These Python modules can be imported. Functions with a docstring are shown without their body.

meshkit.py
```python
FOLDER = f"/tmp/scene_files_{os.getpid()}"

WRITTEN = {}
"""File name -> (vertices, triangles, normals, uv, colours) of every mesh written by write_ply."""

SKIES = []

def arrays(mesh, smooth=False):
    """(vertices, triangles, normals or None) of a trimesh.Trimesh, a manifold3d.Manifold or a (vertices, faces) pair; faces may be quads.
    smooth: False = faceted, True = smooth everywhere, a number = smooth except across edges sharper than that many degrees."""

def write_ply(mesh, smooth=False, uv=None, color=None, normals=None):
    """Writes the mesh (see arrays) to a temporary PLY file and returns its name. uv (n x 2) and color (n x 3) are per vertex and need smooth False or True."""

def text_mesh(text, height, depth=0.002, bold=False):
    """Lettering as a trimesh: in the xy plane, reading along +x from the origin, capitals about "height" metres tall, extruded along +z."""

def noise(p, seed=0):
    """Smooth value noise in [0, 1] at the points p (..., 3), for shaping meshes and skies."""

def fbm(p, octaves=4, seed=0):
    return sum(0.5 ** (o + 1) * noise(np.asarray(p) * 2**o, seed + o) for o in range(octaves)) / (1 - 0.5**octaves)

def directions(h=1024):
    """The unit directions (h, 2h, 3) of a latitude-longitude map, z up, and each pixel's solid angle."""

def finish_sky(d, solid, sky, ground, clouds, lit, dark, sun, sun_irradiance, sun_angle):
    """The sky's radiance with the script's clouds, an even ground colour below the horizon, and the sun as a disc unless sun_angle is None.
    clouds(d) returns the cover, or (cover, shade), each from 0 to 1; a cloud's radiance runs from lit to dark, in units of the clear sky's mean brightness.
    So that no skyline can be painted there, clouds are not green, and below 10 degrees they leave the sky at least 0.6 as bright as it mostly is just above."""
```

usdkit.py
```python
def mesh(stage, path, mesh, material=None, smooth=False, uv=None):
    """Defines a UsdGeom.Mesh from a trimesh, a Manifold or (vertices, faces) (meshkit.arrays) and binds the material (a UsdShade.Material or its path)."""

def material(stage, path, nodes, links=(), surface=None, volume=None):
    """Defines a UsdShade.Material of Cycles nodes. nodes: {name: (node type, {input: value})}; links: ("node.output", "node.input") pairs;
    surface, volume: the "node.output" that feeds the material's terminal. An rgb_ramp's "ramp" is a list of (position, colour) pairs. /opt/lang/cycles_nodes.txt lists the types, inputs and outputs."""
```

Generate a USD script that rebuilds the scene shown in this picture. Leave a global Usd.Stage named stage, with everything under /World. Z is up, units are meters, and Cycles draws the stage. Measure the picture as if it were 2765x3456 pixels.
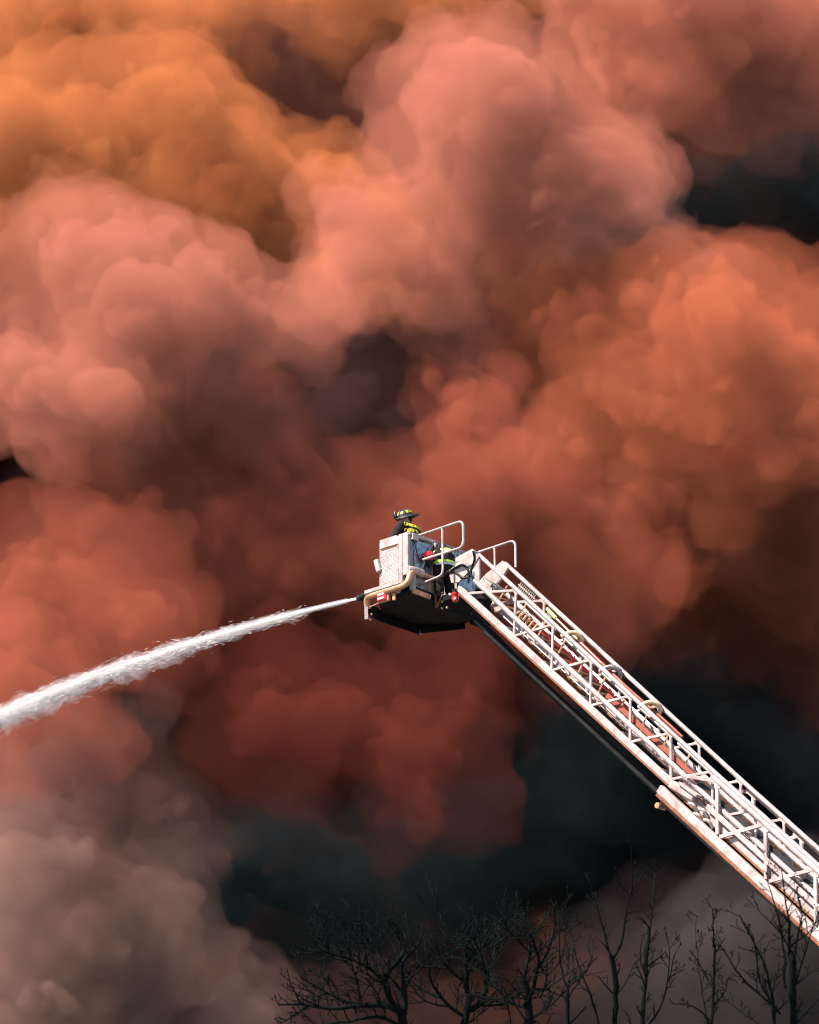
import math, random, numpy as np, trimesh, manifold3d, usdkit, meshkit
from shapely.geometry import Polygon, LineString, box as sbox
from pxr import Usd, UsdGeom, UsdLux, UsdShade, Gf, Sdf, Vt

stage = Usd.Stage.CreateInMemory()
UsdGeom.SetStageUpAxis(stage, 'Z')
UsdGeom.Xform.Define(stage, '/World')
UsdGeom.Scope.Define(stage, '/World/Looks')

# ------------------------------------------------------------------ camera, sky, sun, exposure
F, W0, H0 = 11917.0, 2765, 3456            # focal length in pixels of the 2765 x 3456 photograph
E0 = math.radians(20.3)                    # the camera looks up
EYE = np.array([0, 0, 1.7])
RT, UP, FWD = np.array([1., 0, 0]), np.array([0, -math.sin(E0), math.cos(E0)]), np.array([0, math.cos(E0), math.sin(E0)])
EXPOSURE, SUN_I, SKY_I = 1.5, 1.25, .062
SUN_AZ, SUN_EL = (-.78, -.5), math.radians(50)
cam = UsdGeom.Camera.Define(stage, '/World/camera')
cam.CreateHorizontalApertureAttr(36.0)
cam.CreateFocalLengthAttr(36 * F / W0)
cam.AddTransformOp().Set(Gf.Matrix4d(*RT, 0, *UP, 0, *(-FWD), 0, *EYE, 1))
cam.CreateFStopAttr(1.9)
cam.CreateFocusDistanceAttr(61.0)
cam.CreateExposureAttr(EXPOSURE)
sd = np.array([*(np.array(SUN_AZ) / np.hypot(*SUN_AZ) * math.cos(SUN_EL)), math.sin(SUN_EL)])
usdkit.material(stage, '/World/Looks/sky', {
    's': ('sky_texture', {'sky_type': 'single_scattering', 'sun_disc': False, 'sun_elevation': SUN_EL, 'sun_rotation': math.atan2(sd[0], sd[1])}),
    'b': ('background_shader', {'strength': SKY_I})}, [('s.color', 'b.color')], surface='b.background')
dome = UsdLux.DomeLight.Define(stage, '/World/sky')
UsdShade.MaterialBindingAPI.Apply(dome.GetPrim()).Bind(UsdShade.Material.Get(stage, '/World/Looks/sky'))
dome.GetPrim().SetCustomDataByKey('kind', 'structure')
sun = UsdLux.DistantLight.Define(stage, '/World/sun')
sun.CreateNormalizeAttr(True); sun.CreateIntensityAttr(SUN_I); sun.CreateAngleAttr(.5); sun.CreateColorAttr(Gf.Vec3f(1, .93, .85))
_z = sd; _x = np.cross([0, 0, 1], _z); _x /= np.linalg.norm(_x); _y = np.cross(_z, _x)
sun.AddTransformOp().Set(Gf.Matrix4d(*_x, 0, *_y, 0, *_z, 0, 0, 0, 0, 1))


# ------------------------------------------------------------------ helpers
def P(x, y, d):
    """The point at depth d (metres along the view) that the photograph shows at pixel x, y."""
    return EYE + d * (FWD + RT * (x - W0 / 2) / F - UP * (y - H0 / 2) / F)


used = {}


def numbered(parent, name):
    k = used.get((parent, name), 0)
    used[(parent, name)] = k + 1
    return f'{parent}/{name}' + (f'_{k:03d}' if k else '')


def tag(prim, label=None, cat=None, group=None, kind=None):
    for k, v in (('label', label), ('category', cat), ('group', group), ('kind', kind)):
        if v:
            prim.SetCustomDataByKey(k, v)
    return prim


def obj(name, mesh, mat, parent='/World', smooth=False, **k):
    path = numbered(str(parent), name)
    m = usdkit.mesh(stage, path, mesh, M[mat] if isinstance(mat, str) else mat, smooth)
    tag(m.GetPrim(), **k)
    return path


def thing(name, loc=None, **k):
    path = numbered('/World', name)
    x = UsdGeom.Xform.Define(stage, path)
    tag(x.GetPrim(), **k)
    return path


M = {}


def mat(name, nodes, links=(), surface=None, volume=None):
    M[name] = usdkit.material(stage, '/World/Looks/' + name, nodes, links, surface, volume)


# ------------------------------------------------------------------ ground
mat('ground', {'g': ('geometry', {}), 'n': ('noise_texture', {'scale': .6, 'detail': 6}), 'r': ('rgb_ramp', {'ramp': [(.3, (.035, .035, .036)), (.7, (.065, .062, .06))]}), 'p': ('principled_bsdf', {'roughness': .9})},
    [('g.position', 'n.vector'), ('n.fac', 'r.fac'), ('r.color', 'p.base_color')], surface='p.BSDF')
obj('ground', (np.array([[-3000, -3000, 0], [3000, -3000, 0], [3000, 3000, 0], [-3000, 3000, 0.]]), np.array([[0, 1, 2, 3]])), 'ground', kind='structure')

# ------------------------------------------------------------------ smoke
def blend3(g, coords):
    """Cubic b-spline interpolation of a lattice, one axis after the other."""
    for ax in range(3):
        c = coords[ax]; i = np.floor(c).astype(int); t = (c - i).astype(np.float32)
        w = [(1 - t) ** 3 / 6, (3 * t ** 3 - 6 * t ** 2 + 4) / 6, (-3 * t ** 3 + 3 * t ** 2 + 3 * t + 1) / 6, t ** 3 / 6]
        sh = [1, 1, 1]; sh[ax] = -1
        g = sum(np.take(g, i + k, axis=ax) * w[k].reshape(sh) for k in range(4))
    return g


def lattice(axes, cell, seed):
    r = np.random.default_rng(seed)
    n = [int((a[-1] - a[0]) / cell) + 5 for a in axes]
    return blend3((r.random(n).astype(np.float32) * 2 - 1) * 2.2, [(a - a[0]) / cell for a in axes])


def surface_nets(f):
    s = f > 0
    nx, ny, nz = f.shape
    cor = [(a, b, c) for a in (0, 1) for b in (0, 1) for c in (0, 1)]
    cnt = sum(s[a:nx - 1 + a, b:ny - 1 + b, c:nz - 1 + c].astype(np.int8) for a, b, c in cor)
    cells = np.argwhere((cnt > 0) & (cnt < 8))
    idx = -np.ones(cnt.shape, np.int32); idx[tuple(cells.T)] = np.arange(len(cells))
    acc, num = np.zeros((len(cells), 3)), np.zeros(len(cells))
    for i, p in enumerate(cor):
        for q in cor[i + 1:]:
            dq = np.array(q) - np.array(p)
            if abs(dq).sum() != 1:
                continue
            v0, v1 = f[tuple((cells + p).T)], f[tuple((cells + q).T)]
            ok = (v0 > 0) != (v1 > 0); t = np.where(ok, v0 / np.where(ok, v0 - v1, 1), 0)
            acc += np.where(ok[:, None], np.array(p) + t[:, None] * dq, 0); num += ok
    faces = []
    for ax in range(3):
        o = [k for k in range(3) if k != ax]
        s0 = [slice(1, n - 1) for n in f.shape]; s1 = list(s0)
        s0[ax] = slice(0, f.shape[ax] - 1); s1[ax] = slice(1, f.shape[ax])
        a, b = s[tuple(s0)], s[tuple(s1)]
        e = np.argwhere(a != b); inside = a[tuple(e.T)]
        off = np.ones(3, int); off[ax] = 0; e = e + off

        def g(du, dv):
            c = e.copy(); c[:, o[0]] -= du; c[:, o[1]] -= dv
            return idx[tuple(c.T)]
        q = np.stack([g(1, 1), g(0, 1), g(0, 0), g(1, 0)], 1)
        if ax == 1:
            inside = ~inside
        q[~inside] = q[~inside][:, ::-1]
        faces.append(q)
    return cells + acc / num[:, None], np.vstack(faces)[:, ::-1]


PX = W0 / 1725                      # the billows below are laid out on a 1725 pixels wide view of the photograph
TINTS = {                           # smoke colours, also for the added core; shade of hollows painted into dark tints
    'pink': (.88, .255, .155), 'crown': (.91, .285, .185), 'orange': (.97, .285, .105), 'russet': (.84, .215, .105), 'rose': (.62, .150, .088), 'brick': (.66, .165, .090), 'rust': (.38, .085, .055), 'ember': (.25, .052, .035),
    'mauve': (.30, .140, .115), 'beige': (.62, .33, .255), 'grey': (.100, .082, .076), 'maroon': (.14, .060, .055), 'brown': (.26, .085, .055), 'soot_and_shade': (.018, .026, .029)}
for k, c in TINTS.items():
    for lay, dens in (('veil', .055), ('body', .27)):
        mat(f'smoke_{lay}_{k}', {'p': ('principled_volume', {'color': c, 'density': dens})}, volume='p.volume')
    mat('smoke_core_' + k, {'p': ('diffuse_bsdf', {'color': tuple(np.array(c) * .5)})}, surface='p.BSDF')
NTRI = 0


def billow(label, tint, depth, blobs, seed, step=.25, blend=2.0, rough=1.0, core=5.0, shrink=True):
    """A body of smoke: round puffs (x, y, radius, depth offset) melted together and broken up into smaller and smaller puffs."""
    global NTRI
    sc = PX / F
    B = []
    for b in blobs:
        d = depth + (b[3] if len(b) > 3 else 0)
        s = sc * d
        r_ = b[2] - (24 if shrink and b[2] > 60 else 10 if shrink else 0)
        B.append(((b[0] - 862.5) * s, -(b[1] - 1078) * s, d + b[2] * s * .4, r_ * s))
    B = np.array(B)
    lo, hi = (B[:, :3] - B[:, 3:]).min(0) - 6, (B[:, :3] + B[:, 3:]).max(0) + 6
    lim = sc * (depth + 12)
    lo[:2] = np.maximum(lo[:2], [-1080 * lim, -1300 * lim]); hi[:2] = np.minimum(hi[:2], [1080 * lim, 1300 * lim])
    axes = [np.arange(a, b, step) for a, b in zip(lo, hi)]
    f = np.full([len(a) for a in axes], -30, np.float32)
    for cx, cy, cz, r in B:
        m = r + 9
        sl = tuple(slice(max(0, np.searchsorted(a, c - m)), np.searchsorted(a, c + m)) for a, c in zip(axes, (cx, cy, cz)))
        if any(q.stop <= q.start for q in sl):
            continue
        x, y, z = (a[q] for a, q in zip(axes, sl))
        d = (r - np.sqrt(((x - cx) ** 2)[:, None, None] + ((y - cy) ** 2)[None, :, None] + ((z - cz) ** 2)[None, None, :])).astype(np.float32)
        a = f[sl]; h = np.clip(.5 + .5 * (d - a) / blend, 0, 1)
        f[sl] = a + (d - a) * h + blend * h * (1 - h)
    for cell, amp, k in ((8, 2.2, 1), (4, 1.8, 2), (2.0, 1.25, 3), (1.05, .8, 4), (.6, .5, 5)):
        n = np.abs(lattice(axes, cell, seed * 10 + k))
        f += (amp * rough * (n * 1.25 - .45)).astype(np.float32)
    f[0] = f[-1] = -1; f[:, 0] = f[:, -1] = -1; f[:, :, 0] = f[:, :, -1] = -1
    root = thing('smoke', label=label, cat='smoke', kind='stuff')
    for name, level, m, thin in (('added_core', core, 'smoke_core_' + tint, 2), ('smoke_body', .75, 'smoke_body_' + tint, 1), ('smoke_veil', -1.8, 'smoke_veil_' + tint, 2)):  # opaque core added inside the smoke to hold back and return light
        g = f[::thin, ::thin, ::thin] - level
        if name == 'smoke_veil':                      # the thin outer smoke is torn into wisps of its own
            ax2 = [a[::thin] for a in axes]
            g = g + 1.5 * lattice(ax2, 4.5, seed * 10 + 7) + .8 * lattice(ax2, 2.0, seed * 10 + 8)
        if not (g > 0).any():
            continue
        g = np.pad(g[1:-1, 1:-1, 1:-1], 1, constant_values=-1)
        v, q = surface_nets(g)
        NTRI += 2 * len(q)
        v = v * step * thin + lo
        obj(name, (EYE + v[:, :1] * RT + v[:, 1:2] * UP + v[:, 2:] * FWD, q), m, root, smooth=True)


billow('dark brown smoke at the very back, seen in the gaps between billows', 'brown', 286,
       [(x + 60 * ((x * 7 + y * 3) % 5 - 2) / 2, y, 260, ((x * 3 + y) % 7 - 3) * 3) for x in range(-100, 1900, 250) for y in range(-100, 2300, 250)], 1, step=.6, shrink=False)
billow('orange brown smoke along the top edge, left of the middle', 'orange', 257,
       [(100, 70, 220), (330, 70, 190), (520, -30, 120), (800, -10, 140), (1000, -40, 140), (390, 130, 100), (-60, 200, 200), (690, -50, 110), (880, 60, 70)], 2, blend=5)
billow('bright orange billows in the upper left, above the pink crest', 'orange', 246,
       [(150, 300, 190), (300, 240, 130), (410, 350, 165), (580, 425, 120), (680, 390, 70), (20, 320, 150), (200, 460, 200), (640, 490, 150), (-60, 480, 180), (450, 470, 170), (780, 560, 130, -10), (860, 500, 120, -8)], 3, blend=4)
billow('salmon smoke filling the top right corner', 'pink', 252,
       [(1260, -30, 150), (1430, 60, 200), (1600, 40, 200), (1710, 110, 150), (1510, 140, 140), (1430, 210, 120), (1370, 140, 90)], 4, blend=4.5)
billow('smoke in the hollow left of the pink topped billow, its shade painted dark brown', 'brown', 257,  # the shade of this recess is put into the smoke colour
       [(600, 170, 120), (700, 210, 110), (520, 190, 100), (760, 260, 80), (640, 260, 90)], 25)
billow('smoke in the gap at the right edge, its shade painted near black, under the salmon smoke', 'soot_and_shade', 264,  # darkness of the deep gap painted as near black smoke
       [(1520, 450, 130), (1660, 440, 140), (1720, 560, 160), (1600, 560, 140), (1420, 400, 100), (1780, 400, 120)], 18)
billow('large pink topped billow in the upper centre', 'crown', 226,
       [(1010, 290, 215), (940, 240, 130), (1110, 240, 140), (1220, 330, 140), (1290, 390, 95), (1335, 320, 50), (870, 420, 120), (1000, 480, 190), (900, 555, 145), (1060, 570, 150), (790, 510, 130), (980, 620, 95), (730, 490, 85), (750, 600, 75)], 5, blend=2.5)
billow('wide billow with a pale pink crest at the left', 'crown', 214,
       [(250, 580, 180), (130, 550, 100), (430, 600, 165), (550, 595, 105), (655, 600, 62), (315, 720, 188), (200, 760, 200), (20, 710, 110), (50, 770, 130), (150, 810, 140), (300, 830, 140), (425, 685, 85)], 6, blend=2.5)
billow('smoke in the hollow left of the centre, its shade painted dark maroon', 'maroon', 234,  # hollow kept dark by painting its shade into the tint
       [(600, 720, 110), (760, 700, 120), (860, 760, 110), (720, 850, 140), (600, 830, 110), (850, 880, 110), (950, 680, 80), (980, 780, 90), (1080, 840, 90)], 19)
billow('brown orange smoke under the pink topped billow, right of the centre', 'russet', 226,
       [(1250, 690, 160), (1160, 620, 130), (1330, 620, 120), (1160, 780, 130), (1090, 850, 85), (1050, 760, 90), (1240, 820, 100)], 22, blend=4)
billow('orange and rose billows at the right, below the dark gap', 'russet', 219,
       [(1490, 740, 150), (1250, 740, 120, 5), (1330, 660, 110, 5), (1600, 780, 170), (1420, 850, 170), (1540, 940, 200), (1680, 750, 110), (1410, 660, 80), (1700, 900, 200), (1320, 800, 110, 4), (1610, 1080, 170, 6), (1700, 1150, 150, 8), (1490, 1040, 105, 6)], 7, blend=4)
billow('thin mauve wisps on the shoulder right of the pink topped billow', 'mauve', 240,
       [(1320, 480, 100), (1420, 520, 70), (1230, 500, 110), (1480, 560, 45), (1370, 430, 50)], 20)
billow('orange brown smoke at the right edge above the ladder', 'brick', 238,
       [(1560, 1080, 200), (1680, 1180, 190), (1480, 1230, 190), (1650, 1350, 190), (1380, 1120, 140), (1380, 1300, 150)], 8, blend=5)
billow('row of rounded salmon puffs across the middle, under a dark hollow', 'rose', 214,
       [(460, 870, 80), (560, 990, 120), (430, 980, 120), (300, 990, 140), (700, 1115, 130), (850, 1095, 125), (1000, 1030, 110), (190, 1010, 90), (600, 1150, 140), (900, 1180, 160), (390, 1090, 130), (980, 910, 70, 8), (1060, 930, 65, 8), (940, 830, 75, 8), (905, 770, 55, 10)], 9, blend=3)
billow('rose billow directly behind the tip of the ladder', 'rose', 216,
       [(1130, 1090, 125), (1220, 1150, 100), (1080, 1190, 150), (1270, 1270, 120), (1180, 1300, 130)], 10, blend=3)
billow('rose smoke at the left edge, above the water jet', 'rose', 206,
       [(80, 1160, 110), (180, 1240, 120), (10, 1240, 110), (280, 1300, 110)], 11, blend=3)
billow('small lit puff at the left edge, just above the water jet', 'rose', 194,
       [(40, 1390, 110), (-20, 1450, 140), (90, 1440, 80), (60, 1520, 110)], 12)
billow('dull red smoke behind the bucket and the water jet', 'rust', 217,
       [(350, 1250, 170), (600, 1230, 170), (850, 1230, 170), (1050, 1310, 160), (450, 1340, 120), (1150, 1420, 90), (900, 1370, 90)], 13, blend=4)
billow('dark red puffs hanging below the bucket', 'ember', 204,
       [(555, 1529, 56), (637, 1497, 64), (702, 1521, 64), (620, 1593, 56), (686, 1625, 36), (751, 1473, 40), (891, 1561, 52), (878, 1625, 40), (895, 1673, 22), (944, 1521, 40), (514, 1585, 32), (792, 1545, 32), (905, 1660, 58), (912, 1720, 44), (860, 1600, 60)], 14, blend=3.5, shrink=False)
billow('dull mauve smoke at the left, under the water jet', 'mauve', 206,
       [(120, 1630, 140), (250, 1590, 120), (60, 1780, 140), (330, 1690, 110), (200, 1780, 130)], 15, blend=4)
billow('pale beige smoke in the lower left corner', 'beige', 203,
       [(100, 2010, 180), (280, 2070, 160), (480, 2150, 130), (120, 2150, 190), (-20, 1920, 120), (200, 1950, 120)], 21, blend=5)
billow('brownish smoke at the lower edge behind the broad bare trees', 'mauve', 210,
       [(620, 2180, 120), (760, 2210, 100), (900, 2230, 90)], 23, blend=4)
billow('grey beige smoke behind the bare trees in the lower right', 'grey', 206,
       [(1560, 2030, 120), (1700, 1990, 140), (1650, 2140, 180), (1500, 2140, 130), (1350, 2190, 110), (1220, 2210, 110)], 16, blend=5)
billow('small pinkish patch of smoke under the ladder, above the slender trees', 'mauve', 218,
       [(1400, 1890, 55), (1440, 1950, 60), (1370, 1940, 45)], 24, blend=4)
billow('near black smoke in the lower middle, behind the ladder', 'soot_and_shade', 240,
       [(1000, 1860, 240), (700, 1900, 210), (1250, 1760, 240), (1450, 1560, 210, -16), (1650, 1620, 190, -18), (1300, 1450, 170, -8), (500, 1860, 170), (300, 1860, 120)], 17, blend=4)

# ------------------------------------------------------------------ mesh tools
cat = trimesh.util.concatenate


def box(c, size, bevel=0.0):
    if not bevel:
        m = trimesh.creation.box(size)
    else:
        h, e = np.array(size) / 2, min(bevel, min(size) / 2.2)
        pts = [(np.array(sg) * 2 - 1) * (h - e + e * np.eye(3)[k]) for sg in np.ndindex(2, 2, 2) for k in range(3)]
        m = trimesh.convex.convex_hull(np.array(pts))
    m.apply_translation(c)
    return m


def frame_of(t):
    t = t / np.linalg.norm(t)
    a = np.array([0, 0, 1.]) if abs(t[2]) < .9 else np.array([1., 0, 0])
    u = np.cross(a, t); u /= np.linalg.norm(u)
    return u, np.cross(t, u)


def tube(pts, r, n=8):
    """A pipe along a polyline; r is one radius or one per point."""
    pts = np.asarray(pts, float); r = np.broadcast_to(np.asarray(r, float), len(pts))
    tan = np.gradient(pts, axis=0); tan /= np.maximum(np.linalg.norm(tan, axis=1, keepdims=True), 1e-9)
    u, v = frame_of(tan[0]); rings = []
    ang = np.arange(n) * 2 * math.pi / n
    for p, t, rr in zip(pts, tan, r):
        u = u - t * (u @ t); u /= np.linalg.norm(u); v = np.cross(t, u)
        rings.append(p + rr * (np.cos(ang)[:, None] * u + np.sin(ang)[:, None] * v))
    V = np.vstack(rings + [pts[:1], pts[-1:]]); k = len(pts); f = []
    i = np.arange(n); j = (i + 1) % n
    for a in range(k - 1):
        f += [np.stack([a * n + i, a * n + j, (a + 1) * n + j], 1), np.stack([a * n + i, (a + 1) * n + j, (a + 1) * n + i], 1)]
    f += [np.stack([np.full(n, k * n), j, i], 1), np.stack([np.full(n, k * n + 1), (k - 1) * n + i, (k - 1) * n + j], 1)]
    return trimesh.Trimesh(V, np.vstack(f), process=False)


def rounded(pts, rad, steps=5):
    """The polyline with its corners rounded."""
    pts = [np.array(p, float) for p in pts]; out = [pts[0]]
    for a, b, c in zip(pts, pts[1:], pts[2:]):
        la, lc = np.linalg.norm(a - b), np.linalg.norm(c - b); d = min(rad, la * .49, lc * .49)
        p, q = b + (a - b) / la * d, b + (c - b) / lc * d
        for t in np.linspace(0, 1, steps):
            out.append((1 - t) ** 2 * p + 2 * t * (1 - t) * b + t * t * q)
    return np.array(out + [pts[-1]])


def beam(p, q, w, h, up=(0, 0, 1)):
    """A bar of section w x h between two points."""
    p, q = np.array(p, float), np.array(q, float); t = q - p; ln = np.linalg.norm(t); t /= ln
    up = np.array(up, float); u = np.cross(up, t)
    if np.linalg.norm(u) < 1e-6:
        u = frame_of(t)[0]
    u /= np.linalg.norm(u); v = np.cross(t, u)
    m = box((0, 0, 0), (w, h, ln), min(w, h) * .16)
    T = np.eye(4); T[:3, 0], T[:3, 1], T[:3, 2], T[:3, 3] = u, v, t, (p + q) / 2
    m.apply_transform(T)
    return m


def body(chains, edge=.022, smooth=8):
    """One continuous rounded mesh: every chain of (point, radius) joints becomes hulls of spheres, all united and smoothed."""
    parts = []
    for ch in chains:
        for (p, r), (q, s) in zip(ch, ch[1:]):
            a = manifold3d.Manifold.sphere(r, 18).translate(tuple(map(float, p))); b = manifold3d.Manifold.sphere(s, 18).translate(tuple(map(float, q)))
            parts.append(manifold3d.Manifold.batch_hull([a, b]))
    m = manifold3d.Manifold.batch_boolean(parts, manifold3d.OpType.Add).refine_to_length(edge).to_mesh()
    t = trimesh.Trimesh(m.vert_properties[:, :3], m.tri_verts)
    trimesh.smoothing.filter_taubin(t, iterations=smooth)
    return t


# the bucket's own axes: b towards the ladder, w away from the viewer, z up, from the top of the bucket's nearest corner post
AX, WX, ZX = np.array([.731, -.682, 0]), np.array([.682, .731, 0]), np.array([0, 0, 1.])
O = P(1379, 1794, 62.7)
TB = np.eye(4); TB[:3, 0], TB[:3, 1], TB[:3, 2], TB[:3, 3] = AX, -WX, ZX, O      # (b, -w, z) is right handed


def W(m):
    """Bucket mesh (b, -w, z) to world."""
    m = m.copy(); m.apply_transform(TB)
    return m


def c3(b, w, z):
    return np.array([b, -w, z], float)


def bbox(b0, b1, w0, w1, z0, z1, bevel=.008):
    return box(c3((b0 + b1) / 2, (w0 + w1) / 2, (z0 + z1) / 2), (b1 - b0, w1 - w0, z1 - z0), bevel)


def pipe(pts, r, rad=.09, n=10):
    return tube(rounded([c3(*p) for p in pts], rad), r, n)


# ------------------------------------------------------------------ materials
def grimy(name, a, b, rough, metallic=0.0, scale=6.0, bump=0.0, spec=.5):
    nodes = {'c': ('geometry', {}), 'n': ('noise_texture', {'scale': scale, 'detail': 7, 'roughness': .65}), 'r': ('rgb_ramp', {'ramp': [(.32, a), (.68, b)]}),
             'n2': ('noise_texture', {'scale': scale * .35, 'detail': 4}), 'm': ('map_range', {'from_min': .3, 'from_max': .75, 'to_min': rough - .12, 'to_max': rough + .18}),
             'p': ('principled_bsdf', {'metallic': metallic, 'specular_ior_level': spec})}
    links = [('c.position', 'n.vector'), ('c.position', 'n2.vector'), ('n.fac', 'r.fac'), ('n2.fac', 'm.value'), ('m.result', 'p.roughness'), ('r.color', 'p.base_color')]
    if bump:
        nodes['b'] = ('bump', {'strength': bump, 'distance': .02}); links += [('n.fac', 'b.height'), ('b.normal', 'p.normal')]
    mat(name, nodes, links, 'p.BSDF')


grimy('white_metal', (.25, .18, .165), (.54, .43, .40), .45, .25, 5)
grimy('panel_metal', (.30, .25, .23), (.50, .43, .405), .38, .35, 16)
grimy('galvanised', (.16, .18, .20), (.50, .53, .56), .32, .75, 14, .15)
grimy('warm_metal', (.42, .20, .10), (.62, .36, .22), .4, .5, 12)
grimy('orange_and_bounce', (.12, .035, .012), (.25, .08, .025), .5, .3, 10)  # bounce light painted orange under the rails; plain orange on bucket parts
grimy('dull_metal', (.20, .17, .16), (.40, .35, .32), .45, .5, 10)
grimy('black_rubber', (.010, .010, .011), (.022, .022, .022), .6, 0, 20, spec=.2)
grimy('black_metal', (.004, .005, .005), (.010, .010, .010), .75, 0, 12, spec=.1)
grimy('dark_tread', (.022, .015, .014), (.06, .042, .040), .7, 0, 12, spec=.2)
grimy('red_paint', (.42, .012, .012), (.55, .02, .018), .35, 0, 14)
grimy('orange_hose', (.17, .030, .014), (.26, .05, .02), .6, 0, 30)
grimy('tan_canvas', (.42, .27, .16), (.60, .42, .28), .8, 0, 25, .3)
grimy('black_cloth', (.011, .010, .011), (.030, .024, .025), .9, 0, 18, .4, spec=.1)
grimy('helmet_black', (.008, .008, .009), (.016, .016, .016), .35, 0, 10)
grimy('skin', (.42, .20, .13), (.52, .27, .18), .55, 0, 30)
grimy('bark', (.004, .006, .006), (.009, .011, .011), .95, 0, 14, .3, spec=0.0)
mat('yellow_print', {'p': ('principled_bsdf', {'base_color': (.85, .70, .05), 'roughness': .6})}, surface='p.BSDF')
mat('lime_tape', {'p': ('principled_bsdf', {'base_color': (.50, .80, .10), 'roughness': .4})}, surface='p.BSDF')
mat('silver_tape', {'p': ('principled_bsdf', {'base_color': (.62, .68, .66), 'roughness': .3})}, surface='p.BSDF')
mat('red_lens', {'p': ('principled_bsdf', {'base_color': (.75, .02, .02), 'roughness': .12, 'coat_weight': .6})}, surface='p.BSDF')
mat('clear_lens', {'p': ('principled_bsdf', {'base_color': (.85, .8, .78), 'roughness': .1, 'coat_weight': .6})}, surface='p.BSDF')
mat('amber', {'p': ('principled_bsdf', {'base_color': (.85, .55, .05), 'roughness': .3})}, surface='p.BSDF')
mat('water', {'d': ('diffuse_bsdf', {'color': (.95, .88, .87)}), 't': ('translucent_bsdf', {'color': (.92, .87, .87)}), 'x': ('mix_closure', {'fac': .45})}, [('d.BSDF', 'x.closure1'), ('t.BSDF', 'x.closure2')], 'x.closure')
mat('mist', {'p': ('principled_volume', {'color': (.995, .94, .93), 'density': 6.0})}, volume='p.volume')
mat('thin_mist', {'p': ('principled_volume', {'color': (.99, .92, .90), 'density': .9})}, volume='p.volume')

# ------------------------------------------------------------------ the ladder
SLOPE = math.radians(43.7)
CS, SN = math.cos(SLOPE), math.sin(SLOPE)


def L(s, w, n):
    """A point of the ladder: s metres down from its tip, w across, n above its bottom rails (bucket axes)."""
    return c3(.65 + CS * s + SN * n, w, -1.06 - SN * s + CS * n)


NUP = c3(SN, 0, CS)
ladder = thing('aerial_ladder', label='white metal truss ladder of a fire truck, slanting from lower right up to the bucket', cat='ladder')


def lb(name, p, q, w, h, m='white_metal', **k):
    obj(name, W(beam(L(*p), L(*q), w, h, NUP)), m, ladder, **k)


def lt(name, pts, r, m='white_metal', n=10, rad=.06, **k):
    obj(name, W(tube(rounded([L(*p) for p in pts], rad), r, n)), m, ladder, smooth=50, **k)


NEAR, FAR = .60, 1.35
END = 15.0


def ntop(s):
    return .70 - .012 * min(s, 7)


def nmid(s):
    return .30 - .010 * min(s, 7)


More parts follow.
